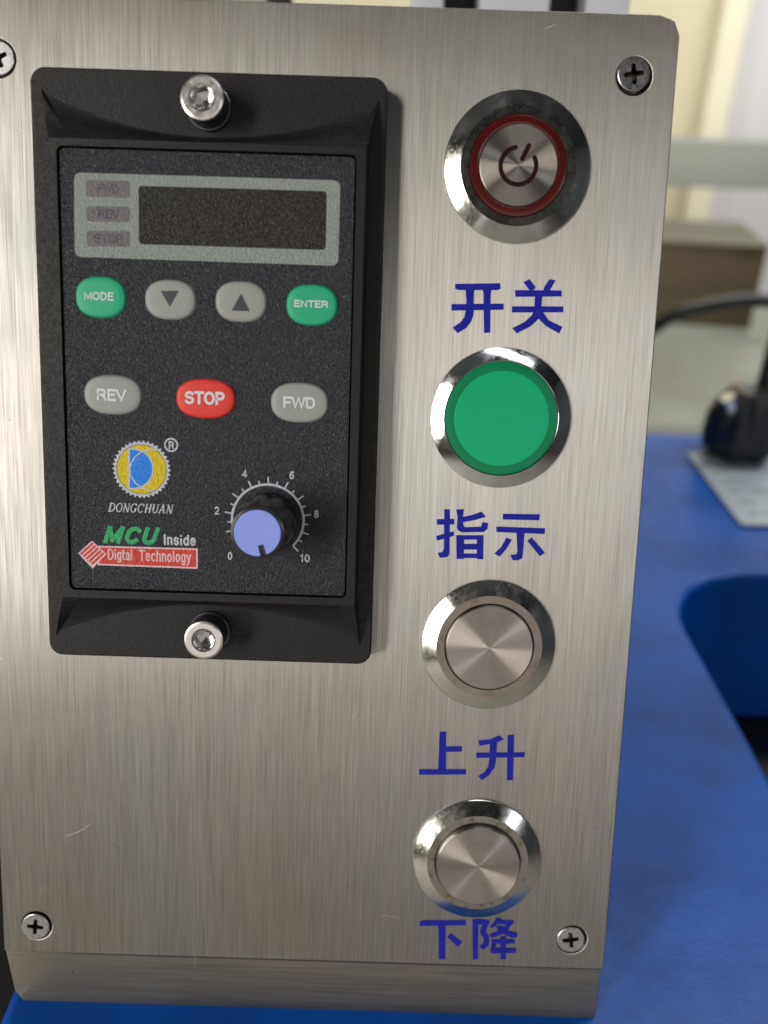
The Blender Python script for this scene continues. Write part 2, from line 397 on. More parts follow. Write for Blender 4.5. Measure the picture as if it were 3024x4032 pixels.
def brushed(name, base, rough, along='y', streak=1.0):
    """stainless steel brushed along one panel axis"""
    m = Mat(name, base, rough, 1.0, Anisotropic=0.9)
    tn = m.n('ShaderNodeTangent'); tn.direction_type = 'UV_MAP'; tn.uv_map = "UVMap"
    m.l(tn.outputs[0], m.b.inputs['Tangent'])
    if along == 'x': m.b.inputs['Anisotropic Rotation'].default_value = 0.25
    def sv(a, b): return (a, b, a) if along == 'y' else (b, a, a)
    fine = m.noise(sv(5200, 70), 2, .6)
    fine2 = m.noise(sv(2600, 50), 3, .6, rot=(0, 0, R(1.6)))
    mid = m.noise(sv(620, 14), 4, .65)
    wide = m.noise(sv(90, 5), 3, .6)
    blot = m.noise((26, 20, 20), 4, .6)
    a = m.math('ADD', m.math('MULTIPLY', fine, .50 * streak), m.math('MULTIPLY', fine2, .45 * streak))
    a = m.math('ADD', a, m.math('MULTIPLY', mid, .20 * streak))
    a = m.math('ADD', a, m.math('MULTIPLY', wide, .17 * streak))
    # lift of colour by the brush lines
    f = m.ramp(a, .47 * streak, .85 * streak, 0.0, 1.0)
    dark = tuple(c * .74 for c in base); light = tuple(min(1, c * 1.30) for c in base)
    c1 = m.mix(f, dark, light)
    tint = m.mix(m.ramp(blot, .35, .65, 0, 1), (1.0, .96, .93), (.96, .99, 1.0))
    mm = m.n('ShaderNodeMix'); mm.data_type = 'RGBA'; mm.blend_type = 'MULTIPLY'; mm.inputs[0].default_value = 1.0
    m.l(c1, mm.inputs[6]); m.l(tint, mm.inputs[7])
    # specks of grime
    sp = m.noise((900, 900, 900), 1, .5)
    spk = m.ramp(sp, .80, .83, 0, .75)
    # long scratches crossing the grain
    s1 = m.noise(sv(420, 24), 2, .5, rot=(0, 0, R(14)))
    s2 = m.noise((60, 700, 60), 2, .5, rot=(0, 0, R(-38)))
    scr = m.ramp(s1, .72, .75, 0, 1)
    # hair scratches: contour lines of a slow noise, kept only here and there
    def hair(scale, rot, eps, seedmask):
        n_ = m.noise(scale, 1, .3, 0, (0, 0, R(rot)))
        line = m.ramp(m.math('ABSOLUTE', m.math('SUBTRACT', n_, .5), 0), 0, eps, 1, 0)
        return m.math('MULTIPLY', line, m.ramp(m.noise(seedmask, 2, .6), .60, .65, 0, 1))
    hr_ = m.math('ADD', hair((60, 9, 1), 12, .0030, (75, 60, 40)), hair((30, 60, 1), 28, .0022, (110, 120, 70)))
    m.set('Base Color', m.mix(m.math('MULTIPLY', hr_, .30), m.mix(spk, mm.outputs[2], (.10, .07, .05)), (.80, .78, .74)))
    smear = m.noise((30, 60, 60), 5, .7, .25)
    m.set('Roughness', m.math('ADD', m.math('ADD', m.ramp(blot, .3, .7, rough - .03, rough + .05), m.ramp(smear, .50, .75, 0, .05)), m.ramp(f, 0, 1, .05, -.05)))
    wave = m.noise(sv(34, 3.5), 2, .5)
    b0 = m.bump(wave, 0.0006, 1.0)
    b1 = m.bump(a, 0.00002, .65, b0)
    m.bump(m.math('ADD', scr, hr_), 0.00003, .5, b1)
    return m.m


STEEL = (.432, .412, .388)
M = {}
M['steel'] = brushed('brushed_steel', STEEL, .42)
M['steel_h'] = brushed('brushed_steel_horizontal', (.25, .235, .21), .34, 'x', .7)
M['steel_side'] = Mat('steel_side', (.35, .32, .30), .45, 1.0).m


def turned(name, base, rough, dirt=0.0):
    m = Mat(name, base, rough, 1.0, Anisotropic=1.0)
    tn = m.n('ShaderNodeTangent'); tn.direction_type = 'RADIAL'; tn.axis = 'Z'
    m.l(tn.outputs[0], m.b.inputs['Tangent']); m.b.inputs['Anisotropic Rotation'].default_value = 0.25
    tc = m.n('ShaderNodeTexCoord'); ln = m.n('ShaderNodeVectorMath'); ln.operation = 'LENGTH'
    m.l(tc.outputs['Object'], ln.inputs[0])
    nz = m.n('ShaderNodeTexNoise'); nz.noise_dimensions = '1D'; nz.inputs['Scale'].default_value = 15000; nz.inputs['Detail'].default_value = 2
    m.l(ln.outputs['Value'], nz.inputs['W'])
    f = nz.outputs['Fac']
    c = m.mix(m.ramp(f, .3, .7, 0, 1), tuple(x * .86 for x in base), tuple(min(1, x * 1.1) for x in base))
    blot = m.noise((160, 160, 160), 4, .65)
    c = m.mix(m.ramp(blot, .52, .75, 0, .28 + dirt), c, (.16, .13, .11))
    m.set('Base Color', c)
    return m.m


M['turned'] = turned('turned_steel_cap', (.42, .38, .35), .31)


def polished(name, base, rough, dirt=.2, scale=260):
    m = Mat(name, base, rough, 1.0)
    n1 = m.noise((scale, scale, scale), 5, .7); n2 = m.noise((2600, 900, 2600), 3, .6, .6)
    c = m.mix(m.ramp(n1, .50, .68, 0, dirt), base, (.13, .11, .09))
    m.set('Base Color', c)
    m.set('Roughness', m.math('ADD', m.ramp(n1, .4, .7, rough, rough + .14), m.ramp(n2, .55, .75, 0, .10)))
    m.bump(n2, .000004, .35)
    return m.m


M['chrome'] = polished('chrome', (.74, .74, .75), .05, .12)
M['ring'] = polished('machined_ring', (.66, .65, .61), .10, .12)
M['ring_flat'] = polished('ring_flat', (.29, .25, .215), .32, .5)
M['ring_dirty'] = polished('ring_flat_dirty', (.30, .28, .24), .30, .95, 420)
M['ring_dark'] = polished('ring_flat_dark', (.17, .17, .16), .22, .25)
M['nickel'] = polished('nickel_screw', (.50, .49, .49), .26, .08, 900)
M['recess'] = Mat('recess_shade', (.16, .13, .12), .28, 1.0).m  # darker than the head, paints the shade inside the cross
M['zinc'] = polished('zinc_bolt', (.74, .70, .67), .27, .12, 500)
M['bolt_side_dark'] = polished('bolt_side_dark', (.16, .18, .19), .30, .3, 500)  # dark reflection of the bolt side is put into the colour


def abs_plastic(name, color, rough, kind):
    m = Mat(name, color, rough, 0, .35)
    if kind == 'leather':
        n1 = m.noise((2300, 1300, 1500), 2, .55, 1.2)
        n2 = m.noise((5200, 3600, 4000), 1, .5, .5)
        h = m.math('ADD', n1, m.math('MULTIPLY', n2, .45))
        m.bump(h, .00030, 1.0)
        m.set('Roughness', m.ramp(n2, .35, .65, rough - .10, rough + .08))
    elif kind == 'key':
        n1 = m.noise((2300, 1300, 1500), 2, .55, 1.2)
        m.bump(n1, .00007, .6)
    else:
        n1 = m.noise((2600, 2600, 2600), 2, .6)
        n2 = m.noise((1200, 1200, 1200), 3, .7)
        m.bump(m.math('ADD', n1, n2), .00005, .9)
        n3 = m.noise((60, 60, 60), 4, .7)
        dust = m.ramp(m.math('MULTIPLY', n3, n1), .27, .45, 0, .22)
        m.set('Base Color', m.mix(dust, color, tuple(c * 3.0 + .012 for c in color)))
        m.set('Roughness', m.ramp(n2, .35, .7, rough - .1, rough + .15))
    return m.m


M['housing'] = abs_plastic('black_moulded_plastic', (.0075, .007, .0068), .52, 'grain')
M['face'] = abs_plastic('faceplate_film', (.015, .0155, .022), .34, 'leather')
M['window'] = abs_plastic('display_film', (.014, .011, .008), .33, 'leather')
M['frame'] = abs_plastic('grey_film', (.25, .28, .26), .42, 'leather')
M['indic'] = abs_plastic('mauve_film', (.16, .145, .15), .40, 'leather')
M['indic_text'] = abs_plastic('dark_print', (.085, .082, .11), .4, 'leather')
M['key_green'] = abs_plastic('green_key', (.02, .37, .19), .45, 'key')
M['key_grey'] = abs_plastic('grey_key', (.29, .30, .28), .45, 'key')
M['key_red'] = abs_plastic('red_key', (.68, .045, .03), .45, 'key')
M['print_white'] = abs_plastic('white_print', (.52, .54, .60), .45, 'leather')
M['print_key'] = abs_plastic('key_print', (.62, .63, .68), .45, 'key')
M['print_dark'] = abs_plastic('dark_key_print', (.045, .045, .055), .45, 'key')
M['yellow'] = abs_plastic('yellow_print', (.66, .49, .01), .42, 'leather')
M['logo_blue'] = abs_plastic('logo_blue_print', (.015, .22, .78), .42, 'leather')
M['mcu'] = abs_plastic('green_print', (.035, .36, .14), .42, 'leather')
M['red_print'] = abs_plastic('red_print', (.60, .05, .035), .42, 'leather')
M['pink_print'] = abs_plastic('pink_white_print', (.72, .50, .52), .42, 'leather')
m = Mat('blue_vinyl', (.022, .022, .34), .45, 0, .15)
nv = m.noise((700, 700, 700), 3, .6); m.set('Base Color', m.mix(m.ramp(nv, .35, .65, 0, 1), (.010, .012, .24), (.016, .018, .33)))
m.bump(nv, .00002, .5); M['vinyl'] = m.m
M['gap'] = Mat('gap_shadow', (.006, .006, .006), .7).m  # near-black painted in for the shadow in the button gaps
M['knob'] = Mat('knob_black', (.018, .018, .016), .30, 0, .6).m
m = Mat('knob_cap', (.25, .32, .80), .25); nv = m.noise((300, 300, 300), 3, .6); m.bump(nv, .00004, .3); M['cap'] = m.m
m = Mat('red_ring_plastic', (.075, .004, .0035), .22); nv = m.noise((500, 500, 500), 4, .6); m.set('Base Color', m.mix(m.ramp(nv, .4, .7, 0, 1), (.075, .004, .0035), (.05, .006, .005))); M['redring'] = m.m
M['symbol'] = Mat('symbol_red', (.018, .003, .004), .5, 0, .15).m
m = Mat('green_lens', (.005, .37, .165), .35, 0, .25); nv = m.noise((420, 420, 420), 2, .5)
m.bump(nv, .000015, .4); M['lens'] = m.m
m = Mat('green_lens_rim', (.002, .19, .075), .34, 0, .25); M['lens_rim'] = m.m

# ---------------------------------------------------------------- the room (what the metal mirrors)
def wallmat(name, a, b, scale, rough=.8):
    m = Mat(name, a, rough); n1 = m.noise((scale,) * 3, 5, .6)
    m.set('Base Color', m.mix(m.ramp(n1, .35, .65, 0, 1), a, b)); m.bump(n1, .002, .2); return m.m


M['wall'] = wallmat('cream_wall', (.62, .58, .42), (.58, .54, .39), 3)
M['wall_white'] = wallmat('white_wall', (.62, .61, .63), (.56, .56, .60), 2)
M['ceiling'] = wallmat('ceiling', (.045, .05, .06), (.03, .035, .04), 2)
M['floor'] = wallmat('floor', (.46, .44, .40), (.36, .345, .32), 4)


def struct(o): o['kind'] = 'structure'; return o


def plane_box(name, a, b, mat):
    mb = MB(); mb.box(a, b); return struct(mb.build(name, mat, org=[(a[i] + b[i]) / 2 for i in range(3)], loc=[(a[i] + b[i]) / 2 for i in range(3)]))


plane_box('floor', (-2600, -3600, -850), (3000, 1500, -800), M['floor'])
plane_box('ceiling', (-2600, -3600, 2200), (3000, 1500, 2250), M['ceiling'])
plane_box('wall_back', (-2600, 1320, -800), (490, 1400, 2200), M['wall'])
plane_box('wall_back_right', (515, 1318, -800), (3000, 1400, 2200), M['wall_white'])
plane_box('wall_left', (-2650, -3600, -800), (-2600, 1320, 2200), M['wall'])
M['wall_dark'] = wallmat('grey_blue_wall', (.13, .15, .19), (.08, .09, .11), 2)
plane_box('wall_right', (3000, -3600, -800), (3050, 1320, 2200), M['wall_dark'])
plane_box('wall_front', (-2600, -3650, -800), (3000, -3600, 2200), M['wall_white'])
# unseen dark bars added before the area lamps to stripe the ring reflections
fm = Mat('added_bar_paint', (.12, .12, .12), .5).m
def added_bars(name, loc, target, sx, sy, cols, rows):
    q = (Vector(target) - Vector(loc)).to_track_quat('-Z', 'Y')
    mb = MB()
    for i in range(cols + 1):
        x = -sx / 2 + sx * i / cols; mb.box((x - 22, -sy / 2 - 22, -45), (x + 22, sy / 2 + 22, -15))
    for j in range(rows + 1):
        y = -sy / 2 + sy * j / rows; mb.box((-sx / 2 - 22, y - 18, -44), (sx / 2 + 22, y + 18, -16))
    struct(mb.build(name, fm, loc=[c / S for c in loc], rot=q.to_euler()))
added_bars('added_window_bars', (-1.74, -1.90, 0.80), (0, 0, .1), 500, 1800, 1, 3)
added_bars('added_side_bars', (-2.38, -1.15, 0.48), (0, 0, .1), 1300, 1000, 3, 2)
added_bars('added_front_bars', (0.25, -3.2, 0.22), (0, 0, .1), 3200, 1900, 5, 3)
# the pale door post against the wall
pm = Mat('cream_paint', (.80, .77, .60), .5).m
t = thing('wall_post', 'bright cream upright strip on the wall behind the grey rail', 'post', (0.494, 1.3, -0.8))
mb = MB(); mb.box((-19, -12, 0), (19, 18, 3000)); mb.build('post', pm, t, bevel=3)
mb = MB(); mb.box((20, 6, 0), (44, 18, 3000)); mb.build('cover_strip', M['wall_white'], t, bevel=2)

# ---------------------------------------------------------------- blue bed and what stands behind
m = Mat('blue_paint', (.004, .06, .32), .28, 0, .2); m.b.inputs['Coat Weight'].default_value = .06; m.b.inputs['Coat Roughness'].default_value = .2
n1 = m.noise((650, 650, 650), 3, .6); n2 = m.noise((22, 30, 22), 6, .7)
m.set('Base Color', m.mix(m.ramp(n2, .4, .7, 0, 1), (.002, .085, .44), (.003, .055, .27)))
m.bump(n1, .0002, .5); m.set('Roughness', m.ramp(n2, .35, .7, .30, .48)); M['bed'] = m.m
M['void_black'] = Mat('void_black', (.006, .006, .007), .6).m  # black stands for the darkness below the bed and in gaps
t = thing('machine_bed', 'thick blue painted bed plate under the steel box, with a rounded cut-out at right', 'machine bed', (0, 0, 0))
hole = [(112, -160), (111.6, 42), (110, 100)] + [(110.5, 109), (113.6, 118.5), (119.9, 128.5), (130, 136), (145, 140.5), (160, 142), (330, 142), (330, -160)]
out = [(-71, -53), (111, -53), (112, -48)] + hole[1:-2] + [(330, 142), (330, -53), (420, -53), (420, 291), (-71, 291), (-75.6, 289), (-77.5, 284), (-77.5, -46), (-75.5, -51)]
sheet('bed_plate', [out], -77, -.7, M['bed'], t, bevel=2.2)
t = thing('under_bed_darkness', 'black block added as the darkness below the blue bed, seen through the cut-out and at the lower left edge', 'dark filler', (0, 0, -.079))
mb = MB(); mb.box((-420, -60, -700), (460, 280, 0)); mb.build('frame', M['void_black'], t, bevel=3)  # solid block painted black in place of the darkness under the bed
# nameplate
m = Mat('plate_alu', (.38, .45, .53), .40, .2); M['nameplate'] = m.m
M['smudge'] = Mat('worn_print', (.25, .30, .35), .5).m
t = thing('nameplate', 'pale grey data plate with worn print lying on the blue bed', 'nameplate', (.206, .221, 0.0))
sheet('plate', [rrect(-47.5, -40, 47.5, 40, 1.5)], .0, .8, M['nameplate'], t, bevel=.2)
mb = MB(); k = 0
for row in range(6):
    y = 31 - row * 11.5; x = -40.0
    while x < 40:
        wd = random.uniform(4, 13); hh = random.uniform(3.2, 5)
        if random.random() < .8:
            mb.prism(rrect(x, y - hh, min(x + wd, 42), y, 1.2, 3), .8, .86)
        x += wd + random.uniform(1.5, 6)
mb.build('worn_print', M['smudge'], t)
# workbench behind
m = Mat('bench_top', (.25, .27, .24), .45); n1 = m.noise((5, 5, 5), 4, .6); m.set('Base Color', m.mix(m.ramp(n1, .35, .65, 0, 1), (.20, .205, .18), (.30, .33, .30))); M['bench'] = m.m
t = thing('workbench', 'grey green bench top behind the blue bed', 'workbench', (0, .29, -.06))
mb = MB(); mb.box((-300, 4, -30), (1100, 560, 0)); mb.build('bench_top', M['bench'], t, bevel=3)
mb = MB(); mb.box((-290, 20, -740), (-230, 80, -30)); mb.build('leg', M['bench'], t)
mb = MB(); mb.box((1030, 20, -740), (1090, 80, -30)); mb.build('leg', M['bench'], t)
mb = MB(); mb.box((-290, 480, -740), (-230, 540, -30)); mb.build('leg', M['bench'], t)
mb = MB(); mb.box((1030, 480, -740), (1090, 540, -30)); mb.build('leg', M['bench'], t)
# cardboard box
m = Mat('cardboard', (.20, .145, .075), .8); n1 = m.noise((9, 9, 40), 4, .6); m.set('Base Color', m.mix(m.ramp(n1, .35, .65, 0, 1), (.085, .064, .036), (.12, .090, .048))); M['card'] = m.m
M['card_top'] = Mat('cardboard_flap', (.14, .135, .10), .75).m
t = thing('cardboard_box', 'brown cardboard box standing on the grey bench behind the cable', 'box', (.30, .76, -.06), (0, 0, R(-9)))
mb = MB(); mb.box((-150, 0, 0), (88, 150, 84)); mb.build('carton', M['card'], t, bevel=2)
mb = MB(); mb.box((-152, -2, 84.3), (90, 73, 87)); mb.build('flap', M['card_top'], t, bevel=1)
mb = MB(); mb.box((-152, 77, 85), (90, 152, 88)); mb.build('flap', M['card_top'], t, bevel=1)
# rail in front of the wall
m = Mat('rail_paint', (.30, .32, .29), .5); M['rail'] = m.m
t = thing('guard_rail', 'level grey green bar crossing in front of the cream wall', 'rail', (.55, 1.0, .0835))
mb = MB(); mb.box((-900, -10, -28.5), (700, 10, 28.5)); mb.build('bar', M['rail'], t, bevel=3)
mb = MB(); mb.box((640, 12, -880), (690, 40, 60)); mb.build('upright', M['rail'], t, bevel=2)
mb = MB(); mb.box((-890, 12, -880), (-840, 40, 60)); mb.build('upright', M['rail'], t, bevel=2)
# aluminium column
M['alu'] = Mat('anodised_aluminium', (.62, .63, .68), .38, .55).m
t = thing('aluminium_column', 'upright silver aluminium profile with two black slots behind the box', 'column', (0, .15, 0))
xs = [(2.5, 12.4), (23.2, 44.8), (55.8, 69)]
for a, b in xs:
    mb = MB(); mb.box((a, 0, 0), (b, 18, 520)); mb.build('profile_face', M['alu'], t, bevel=.8)
mb = MB(); mb.box((3.5, 18.2, 0), (68, 60, 519)); mb.build('profile_core', M['void_black'], t)
t = thing('beige_cabinet', 'beige grey upright panel with a black strip as the dark slit beside it, behind the top left of the box', 'panel', (0, .15, 0))
m = Mat('beige_panel', (.38, .38, .33), .5).m
mb = MB(); mb.box((-140, 0, 0), (-41.5, 12, 480)); mb.build('sheet', m, t, bevel=1)
mb = MB(); mb.box((-41.2, -1, 0), (-35, 11, 480)); mb.build('dark_slit', M['void_black'], t, bevel=1)  # black strip added where there is only a dark slit
t = thing('white_post', 'short white post standing on the bench right of the cardboard box', 'post', (.392, .69, -.06))
mb = MB(); mb.tube([(0, 0, 0), (2, 0, 60), (3, 0, 108)], 8); mb.build('post', Mat('white_paint', (.72, .72, .66), .5).m, t)
mb = MB(); mb.lathe([(13, 0), (13, 3), (9, 5)], n=36); mb.build('foot', Mat('white_paint_foot', (.62, .62, .58), .5).m, t)
# cable, clamp
M['rubber'] = Mat('black_rubber', (.010, .011, .013), .35).m
pts = []
ctrl = [(70, 455, -60), (120, 452, -50), (160, 450, -8), (188, 450, 16), (203, 450, 27), (222, 450, 33), (244, 450, 37.5), (268, 450, 38.5), (300, 452, 34), (350, 458, 10), (420, 470, -52)]
for i in range(len(ctrl) - 1):
    p0 = Vector(ctrl[max(i - 1, 0)]); p1 = Vector(ctrl[i]); p2 = Vector(ctrl[i + 1]); p3 = Vector(ctrl[min(i + 2, len(ctrl) - 1)])
    for k in range(8):
        u = k / 8; pts.append(.5 * ((2 * p1) + (p2 - p0) * u + (2 * p0 - 5 * p1 + 4 * p2 - p3) * u * u + (3 * p1 - p0 - 3 * p2 + p3) * u ** 3))
t = thing('power_cable', 'thick black cable arching in front of the cardboard box', 'cable', (.244, .45, .0375))
mb = MB(); mb.tube(pts, 5.2); mb.build('cable', M['rubber'], t, org=(244, 450, 37.5))
t = thing('clamp_lever', 'black clamp with a round grip, silver stud and upright arm on the blue bed', 'clamp', (.185, .262, 0))
mb = MB()
def lobes(r, z): return [((r + 1.4 * math.cos(6 * 2 * math.pi * i / 72)) * math.cos(2 * math.pi * i / 72), (r + 1.4 * math.cos(6 * 2 * math.pi * i / 72)) * math.sin(2 * math.pi * i / 72), z) for i in range(72)]
mb.loft([lobes(12, 0), lobes(17.5, 5), lobes(19, 14), lobes(18, 25), lobes(13, 32), lobes(9, 36)], True, True, True)
mb.build('grip', M['rubber'], t)
mb = MB(); mb.tube([(12, 10, 20), (13, 12, 45), (14, 14, 70), (14, 15, 84)], [5.5, 5, 4.6, 4.2]); mb.build('arm', M['rubber'], t)
mb = MB(); mb.tube([(-9, -8, 26), (-15, -9, 35)], 3.6); mb.build('stud', M['chrome'], t)
mb = MB(); mb.tube([(-6, -2, 34), (-10, -2, 41)], 1.7); mb.build('tag', Mat('peach_plastic', (.62, .48, .40), .5).m, t)

# ---------------------------------------------------------------- the steel box
PR = (PHI, 0, 0)
box = thing('control_box', 'brushed stainless steel control box with blue lettering, standing on the blue bed', 'control box', on_panel(0, 0), PR)
HR = 3.15
L0 = -77.3; R0 = 47.6; T0 = 61.7; B0 = -122.3
outl = [(L0, B0), (R0 - .2, B0), (R0, B0 + .4), (R0, T0 - 3.4), (R0 - 1.0, T0 - 1.0), (R0 - 3.6, T0 - .1), (L0 + 3.4, T0), (L0 + 1.0, T0 - 1.0), (L0, T0 - 3.4)]
screws = [(-71.2, 51.15), (40.25, 51.55), (-70.35, -116.15), (40.55, -115.6)]
front = sheet('front_cover', [outl] + [circle(c, HR, 56) for c in screws], -1.6, 0, M['steel'], box, bevel=.22)
# the screw pockets
for i, c in enumerate(screws):
    mb = MB(); mb.lathe([(HR, -.30), (HR - .25, -.55), (2.2, -2.3)], c, 48, True, True)
    mb.build('screw_pocket', M['ring_dark'], box, org=(*c, 0), loc=(*c, 0))
# lower rail with cut corners
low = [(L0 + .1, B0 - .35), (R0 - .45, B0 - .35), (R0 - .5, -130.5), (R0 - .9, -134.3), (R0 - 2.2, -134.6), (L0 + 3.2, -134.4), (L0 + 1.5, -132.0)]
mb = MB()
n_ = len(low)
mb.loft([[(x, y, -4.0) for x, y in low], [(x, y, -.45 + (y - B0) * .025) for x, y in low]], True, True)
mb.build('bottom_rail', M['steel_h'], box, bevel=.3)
# the body behind
mb = MB()
prof = [(61.0, -1.7), (61.0, -62), (-112.9, -62), (-133.0, -2.6)]
mb.loft([[(L0 + .5, y, z) for y, z in prof], [(R0 - .5, y, z) for y, z in prof]], True, True)
mb.build('rear_housing', M['steel_side'], box, bevel=.6)
# lettering
names = [('开关', '开关'), ('指示', '指示'), ('上升', '上升'), ('下降', '下降')]
for word, _ in names:
    for ch in word:
        mb = MB()
        for i, poly in enumerate(CHARS[ch]):
            mb.prism(poly, 0.004, .05 + .012 * i)
        xs_ = [p[0] for q in CHARS[ch] for p in q]; ys_ = [p[1] for q in CHARS[ch] for p in q]
        c = ((min(xs_) + max(xs_)) / 2, (min(ys_) + max(ys_)) / 2, 0)
        o = mb.build('character', M['vinyl'], box, org=c, loc=c, merge=False)
        o['label'] = 'blue vinyl character ' + ch


def cross_loop(r, wd, z, c, rot=0.0, worn=0.0, seed=0):
    rnd = random.Random(seed); pts = []
    h = wd / 2
    for q in range(4):
        a = q * math.pi / 2 + rot
        base = [(r * .93, -h * .92), (r, -h * .5), (r, h * .5), (r * .93, h * .92), (h * 1.35, h * 1.15), (h * 1.1, h * 1.35)]
        for x, y in base:
            x += rnd.uniform(-1, 1) * worn; y += rnd.uniform(-1, 1) * worn
            pts.append((c[0] + x * math.cos(a) - y * math.sin(a), c[1] + x * math.sin(a) + y * math.cos(a), z))
    return pts


def csk_screw(c, off, rot, worn, seed, name='screw'):
    cc = (c[0] + off[0], c[1] + off[1]); hr = 2.86; z = .12
    top = cross_loop(1.72, .80, z, (0, 0), rot, worn, seed)
    mid = cross_loop(1.55, .62, z - .35, (0, 0), rot, worn * .7, seed)
    bot = cross_loop(.75, .40, z - 1.5, (0, 0), rot, 0, seed)
    head = sheet(name, [circle((0, 0), hr - .16, 64), [(p[0], p[1]) for p in top]], z - .02, z, M['nickel'], box)
    head.location = (cc[0] * S, cc[1] * S, 0)
    head['label'] = 'cross head countersunk screw' if not worn else 'cross head screw with a chewed, worn recess'
    mb = MB(); mb.lathe([(hr - .16, z), (hr - .04, z - .07), (hr, z - .2), (hr - .1, z - .5), (1.8, z - 1.9)], (0, 0), 64, True, False)
    mb.build('head_rim', M['nickel'], head)
    mb = MB(); mb.loft([top, mid, bot], False, True, False)
    mb.build('cross_recess', M['recess'], head, merge=False)
    return head


csk_screw(screws[0], (0.05, .02), R(25), 0, 1)
csk_screw(screws[1], (-.12, .30), R(8), 0, 2)
csk_screw(screws[2], (-.24, -.24), R(-6), 0, 3)
csk_screw(screws[3], (-.26, .05), R(12), .15, 4)

# ---------------------------------------------------------------- push buttons
def device(name, label, cat, c, group=None):
    return thing(name, label, cat, on_panel(*c), PR, group)


def ring_shape(t, rin, mat, r0=13.0, r1=10.2, z1=1.65, groove=8.6, flat=None, name='bezel_ring'):
    mb = MB(); mb.lathe([(r0 - .05, 0.0), (r0, .08), (r0, .34), (r0 - .12, .44), (r1, z1)], n=160, cap=False)
    mb.build(name, mat, t)
    mb = MB(); mb.lathe([(r1 - .001, z1), (rin + .10, z1), (rin, z1 - .08), (rin, -.5)], n=128, cap=False)
    mb.build('inner_flange', flat, t)


def cap_shape(t, r, z, mat, edge=.22):
    mb = MB(); mb.lathe([(r, -.4), (r, z - edge), (r - edge, z), ], n=128, cap=False)
    prof = [(r - edge - .001, z)]
    for k in range(10): prof.append(((r - edge) * (1 - (k + 1) / 10.2), z + .02 * (k / 9)))
    mb.lathe(prof, n=128); o = mb.build('button_cap', mat, t); return o


B1, B2, B3, B4 = (20.57, 35.62), (20.01, -8.74), (20.0, -52.67), (19.98, -98.0)
t = device('power_button', 'round steel power switch with a dark red ring above 开关', 'power button', B1)
ring_shape(t, 8.62, M['ring'], flat=M['ring_dark'])
mb = MB(); mb.lathe([(8.6, 1.2), (8.58, 1.72), (8.45, 1.86), (8.2, 1.92), (7.3, 1.93), (6.95, 1.84), (6.9, 1.2)], n=128, cap=False); mb.build('light_ring', M['redring'], t)
mb = MB(); mb.lathe([(6.84, 1.0), (6.84, 2.05), (6.72, 2.15)], n=128, cap=False)
mb.lathe([(6.719, 2.15)] + [(6.7 * (1 - k / 10.1), 2.15 + .001 * k) for k in range(1, 11)], n=128)
cp = mb.build('button_cap', M['turned'], t)
mb = MB()
pts = arc((-.05, -.10), 3.12, 102, 388, 56)
stroke(mb, pts, .80, 2.172)
for e, z in ((pts[0], 2.177), (pts[-1], 2.177)): mb.add([(x, y, z) for x, y in circle(e, .40, 20)], [tuple(range(20))])
e0, e1 = (.55, 1.05), (1.62, 3.30)
stroke(mb, [e0, e1], .82, 2.182)
for e in (e0, e1): mb.add([(x, y, 2.187) for x, y in circle(e, .41, 20)], [tuple(range(20))])
mb.build('power_symbol', M['symbol'], cp, merge=False)

t = device('indicator_lamp', 'round green indicator lamp in a mirror chrome ring above 指示', 'indicator lamp', B2)
mb = MB(); mb.lathe([(13.0, 0), (13.03, .1), (13.0, .45), (12.9, .50), (10.72, 1.42), (10.6, 1.46), (10.5, 1.38), (10.5, .4)], n=160, cap=False); mb.build('chrome_ring', M['chrome'], t)
mb = MB(); mb.lathe([(10.46, .5), (10.44, 1.28), (10.35, 1.40), (9.9, 1.50), (9.2, 1.54), (8.75, 1.53)], n=128, cap=False); mb.build('lens_rim', M['lens_rim'], t)
mb = MB(); mb.lathe([(8.75, 1.529)] + [(8.75 * math.cos(R(a)), 1.53 + .12 * math.sin(R(a))) for a in range(8, 89, 8)], n=128); mb.build('lens', M['lens'], t)

for c, lab, fl, z in ((B3, 'round bare steel push button above 上升, with a clean brown flange', 'ring_flat', 2.15), (B4, 'round bare steel push button above 下降, with a grimy flange', 'ring_dirty', 2.9)):
    t = device('push_button', lab, 'push button', c, 'bare steel push buttons')
    ring_shape(t, 8.62, M['ring'], flat=M[fl])
    mb = MB(); mb.lathe([(8.7, .6), (8.3, .6)], n=96, cap=False); mb.build('gap', M['gap'], t)  # black ring stands for the shadow between cap and flange
    cap_shape(t, 8.42, z, M['turned'])

# ---------------------------------------------------------------- the speed controller
CO = (-33.2, -3.6, 0)
ctl = thing('speed_controller', 'black motor speed controller with coloured keys and a knob, bolted to the steel front', 'speed controller', on_panel(*CO), PR)
OX0, OY0, OX1, OY1 = -64.1, -56.1, -2.75, 48.75
FLZ, HZ, FZ = 4.0, 8.0, 7.55
sheet('flange', [rrect(OX0, OY0, OX1, OY1, 2.6, 8)], 0, FLZ, M['housing'], ctl, CO, bevel=.35)
# raised bezel with scooped wedges
bx0, bx1, by0, by1 = -59.6, -6.1, -43.5, 36.25
fx0, fx1, fy0, fy1 = -58.15, -7.85, -41.85, 34.85
mb = MB()
g = FLZ - .05
def strip(a, b, smooth=False):
    n = len(a); mb.add(a + b, [(i, i + 1, n + i + 1, n + i) for i in range(n - 1)], smooth)
